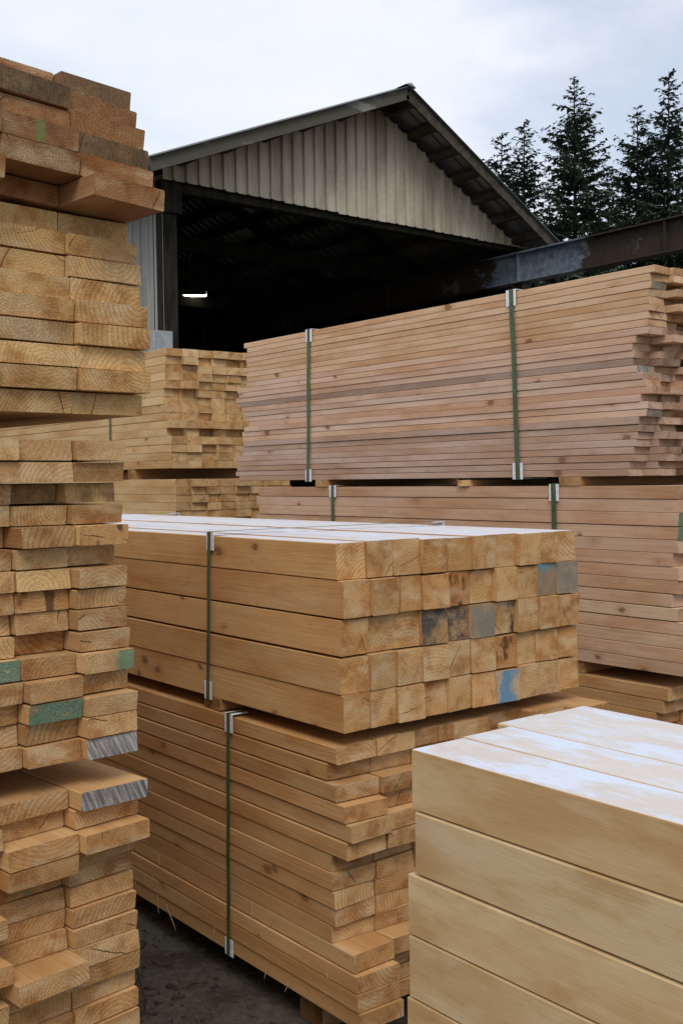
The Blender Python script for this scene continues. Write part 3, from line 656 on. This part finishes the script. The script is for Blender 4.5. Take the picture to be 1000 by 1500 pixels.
# ------------------------------------------------------------------ steel girder running into the shed
GX, Z0, Z1 = 12.2, 4.40, 4.845
gi = thing('steel_girder', 'rusty steel girder with flaking blue paint running into the shed', 'girder', (GX, 0, 0))
def gpart(mb, nm): return mb.build(nm, M_GIRDER, gi)
GY0, GY1 = 1.0, 26.5
gpart(MB().box(-.008, .008, GY0, GY1, Z0 + .02, Z1 - .02), 'web')
gpart(MB().box(-.11, .11, GY0, GY1, Z1 - .02, Z1), 'flange'); gpart(MB().box(-.11, .11, GY0, GY1, Z0, Z0 + .02), 'flange')
for y in (2.4, 5.6, 8.45, 11.0, 14.0, 17.0, 20.0):
    gpart(MB().box(-.10, -.008, y - .007, y + .007, Z0 + .02, Z1 - .02), 'stiffener')
for y in (2.4, 11.0, 20.0):
    c = thing('girder_column', {2.4: 'steel column under the girder beyond the right edge', 11.0: 'steel column under the girder at the shed front', 20.0: 'steel column under the girder deep inside the shed'}[y], 'column', (GX, y, GZ), 'columns under the girder')
    MB().box(-.006, .006, -.09, .09, 0.02, Z0 - GZ).build('web', M_GIRDER, c)
    MB().box(-.09, .09, -.102, -.0905, 0.02, Z0 - GZ).build('flange', M_GIRDER, c); MB().box(-.09, .09, .0905, .102, 0.02, Z0 - GZ).build('flange', M_GIRDER, c)
    MB().box(-.16, .16, -.16, .16, 0, .02).build('base_plate', M_GIRDER, c)

# ------------------------------------------------------------------ conifers
def conifer(seed, H, width, bare):
    rg = random.Random(seed); tv = MB()
    hs = [0, H * .3, H * .6, H * .85, H]; tr = .012 * H
    bend = rg.uniform(-.1, .1)
    pts = [(bend * math.sin(h / H * 3), bend * .6 * math.sin(h / H * 2.2), h) for h in hs]
    tv.tube(pts, [tr, tr * .78, tr * .48, tr * .2, .012], 8)
    v = []; f = []
    z = H * bare
    while z < H - .05:
        t = (z - H * bare) / (H * (1 - bare))
        prof_ = (1 - t) ** .62 * width * (.75 + .25 * min(1, t * 6))
        nb = rg.randint(5, 7) if t < .9 else 4
        a0 = rg.uniform(0, 6.28)
        for b in range(nb):
            L = max(.12, prof_ * rg.uniform(.55, 1.18)) * (1.0 if rg.random() > .12 else .5)
            a = a0 + 6.283 * b / nb + rg.uniform(-.35, .35)
            zz = z + rg.uniform(-.22, .22)
            up = .62 - .75 * (1 - t) + rg.uniform(-.15, .15)       # top branches rise, low ones hang
            dx, dy = math.cos(a), math.sin(a)
            bx, by = bend * math.sin(zz / H * 3), bend * .6 * math.sin(zz / H * 2.2)
            def pt(s):
                r = L * s; return Vector((bx + dx * r, by + dy * r, zz + up * r - .16 * r * s + .26 * L * s * s * s * .4))
            tv.tube([pt(.0), pt(.5), pt(.95)], [.022 + .012 * L, .012 + .006 * L, .004], 3)
            ns = max(4, int(L / .10)); side = Vector((-dy, dx, 0))
            for i in range(ns):
                s = .12 + .88 * (i + rg.random() * .8) / ns
                c = pt(min(s, 1.0)); fw = (pt(min(1.02, s + .05)) - pt(s - .05)).normalized()
                for sg in (-1, 1):
                    if rg.random() < .10: continue
                    ln = (.16 + .40 * L * .38 * (1.15 - s)) * rg.uniform(.7, 1.3); ln = min(ln, .62)
                    d = (side * sg * rg.uniform(.6, 1) + fw * rg.uniform(.5, 1.0) + Vector((0, 0, rg.uniform(-.55, .12)))).normalized()
                    wv = d.cross(Vector((rg.uniform(-.5, .5), rg.uniform(-.5, .5), 1))).normalized() * ln * rg.uniform(.20, .36)
                    q = len(v); m_ = c + d * ln * .5 + Vector((0, 0, -.03 * ln)); e = c + d * ln + Vector((0, 0, -.16 * ln))
                    v += [tuple(c), tuple(m_ + wv), tuple(e), tuple(m_ - wv)]
                    f.append((q, q + 1, q + 2, q + 3))
                    if ln > .22:    # hanging secondary twig
                        m2 = c + d * ln * .55; e2 = m2 + Vector((d.x * .3, d.y * .3, -1)) * ln * rg.uniform(.35, .7); w2 = d * ln * .10
                        q = len(v); v += [tuple(m2 - w2), tuple(m2 + w2), tuple(e2)]; f.append((q, q + 1, q + 2))
        z += rg.uniform(.19, .31)
    return mesh('trunk', tv.v, tv.f, (M_TRUNK,), smooth=True), mesh('crown', v, f, (M_NEEDLE[seed % 2],))
protos = [(conifer(1, 15.0, 3.1, .12), 15.0), (conifer(2, 17.0, 3.9, .10), 17.0), (conifer(3, 17.0, 3.0, .16), 17.0), (conifer(4, 13.0, 3.4, .06), 13.0)]
rdir = lambda deg: (math.sin(R(deg)), math.cos(R(deg)))
def az(px): return 38.4 + math.degrees(math.atan((px - 500) / 1580))
trees = [ # picture column, distance, top height, proto
    (740, 46, 15.9, 0, 'short narrow fir just right of the shed roof'), (772, 45, 16.2, 2, 'slim pointed fir second from the shed roof'),
    (842, 43, 17.0, 1, 'broad tall fir in the middle of the group right of the shed'), (936, 45, 16.6, 1, 'dense fir between the broad one and the tallest one'),
    (982, 44, 17.8, 2, 'tallest sparse fir at the right edge'), (806, 50, 14.4, 3, 'low fir filling the gap left of the broad fir'),
    (893, 51, 15.3, 3, 'low fir filling the gap right of the broad fir'), (962, 50, 15.0, 0, 'low fir below the sparse tall one'),
    (700, 52, 13.6, 0, 'fir mostly hidden behind the shed roof'), (1030, 46, 16.5, 1, 'fir beyond the right edge of the picture'),
    (870, 56, 13.0, 3, 'far low fir behind the broad fir'), (760, 57, 13.3, 3, 'far low fir behind the slim fir'), (920, 57, 13.6, 3, 'far low fir behind the dense fir'),
    (1000, 56, 14.5, 3, 'far low fir behind the tallest fir'), (1090, 48, 17.0, 2, 'outermost fir beyond the right edge'), (830, 60, 12.5, 0, 'farthest fir seen under the girder')]
for px, dist, top, pi, lab in trees:
    (tm, cm), h0 = protos[pi]; dx, dy = rdir(az(px)); dist_ = dist / math.cos(R(az(px) - 38.4))
    t = thing('fir_tree', lab, 'fir tree', (dx * dist_, dy * dist_, GZ), 'firs behind the yard')
    s = (top - GZ) / h0; t.scale = (s, s, s); t.rotation_euler[2] = random.uniform(0, 6.28)
    link('trunk', tm, t); link('crown', cm, t)

# ------------------------------------------------------------------ bark and chips trodden into the yard
rg = random.Random(9); v = []; f = []
for k in range(1500):
    x = rg.uniform(.95, 1.95); y = rg.uniform(1.9, 5.2)
    if k % 6 == 0: x = rg.uniform(-1, 5); y = rg.uniform(-1, 7)
    z = GZ + relief(x, y); L = .004 + .030 * rg.random() ** 2.2; W_ = L * rg.uniform(.2, .5); h = rg.uniform(.002, .008); a = rg.uniform(0, 6.28)
    ca, sa = math.cos(a), math.sin(a); q = len(v); tl = rg.uniform(-.2, .2)
    for (p, r_, zz) in ((-1, -1, -.003), (1, -.7, -.003), (.9, 1, -.003), (-.8, .8, -.003), (-.9, -.8, h), (.8, -.6, h), (.75, .8, h), (-.7, .6, h)):
        v.append((x + ca * p * L - sa * r_ * W_, y + sa * p * L + ca * r_ * W_, z + zz + tl * L * p * .5))
    f += [[q + i for i in s_] for s_ in ((4, 5, 6, 7), (0, 1, 5, 4), (1, 2, 6, 5), (2, 3, 7, 6), (3, 0, 4, 7))]
ch = link('bark_chips', mesh('bark_chips', v, f, (M_BARK,))); ch['kind'] = 'stuff'
tag(ch, 'dark bark chips trodden into the wet dirt', 'bark chips')
for k, (x, y, L, a, lab) in enumerate(((1.50, 2.92, .16, 1.2, 'long bark strip lying on the dirt beside the strapped planks'), (1.42, 3.25, .13, .4, 'short bark strip lying farther back on the dirt'), (1.36, 2.72, .10, 2.2, 'small bark slab lying nearest the left stack'))):
    v = []; f = []; n = 8; rg2 = random.Random(k)
    for i in range(n + 1):
        s = i / n * 2 - 1; wd = .022 * (1 - abs(s) ** 3) * rg2.uniform(.7, 1.2) + .006
        cx, cy = x + math.cos(a) * s * L, y + math.sin(a) * s * L; nx_, ny_ = -math.sin(a), math.cos(a)
        for o_, zz in ((-1, -.004), (-.5, .013), (.4, .016), (1, -.004)):
            px_, py_ = cx + nx_ * wd * o_, cy + ny_ * wd * o_
            v.append((px_, py_, GZ + relief(cx, cy) + zz + rg2.uniform(-.003, .003)))
    for i in range(n):
        for j in range(3): f.append((i * 4 + j, i * 4 + j + 1, i * 4 + j + 5, i * 4 + j + 4))
    f += [(3, 2, 1, 0), (n * 4, n * 4 + 1, n * 4 + 2, n * 4 + 3)]
    f += [(i * 4 + 3, i * 4, i * 4 + 4, i * 4 + 7) for i in range(n)]
    tag(link('bark_strip', mesh('bark_strip', v, f, (M_BARK,))), lab, 'bark', 'bark strips on the ground')
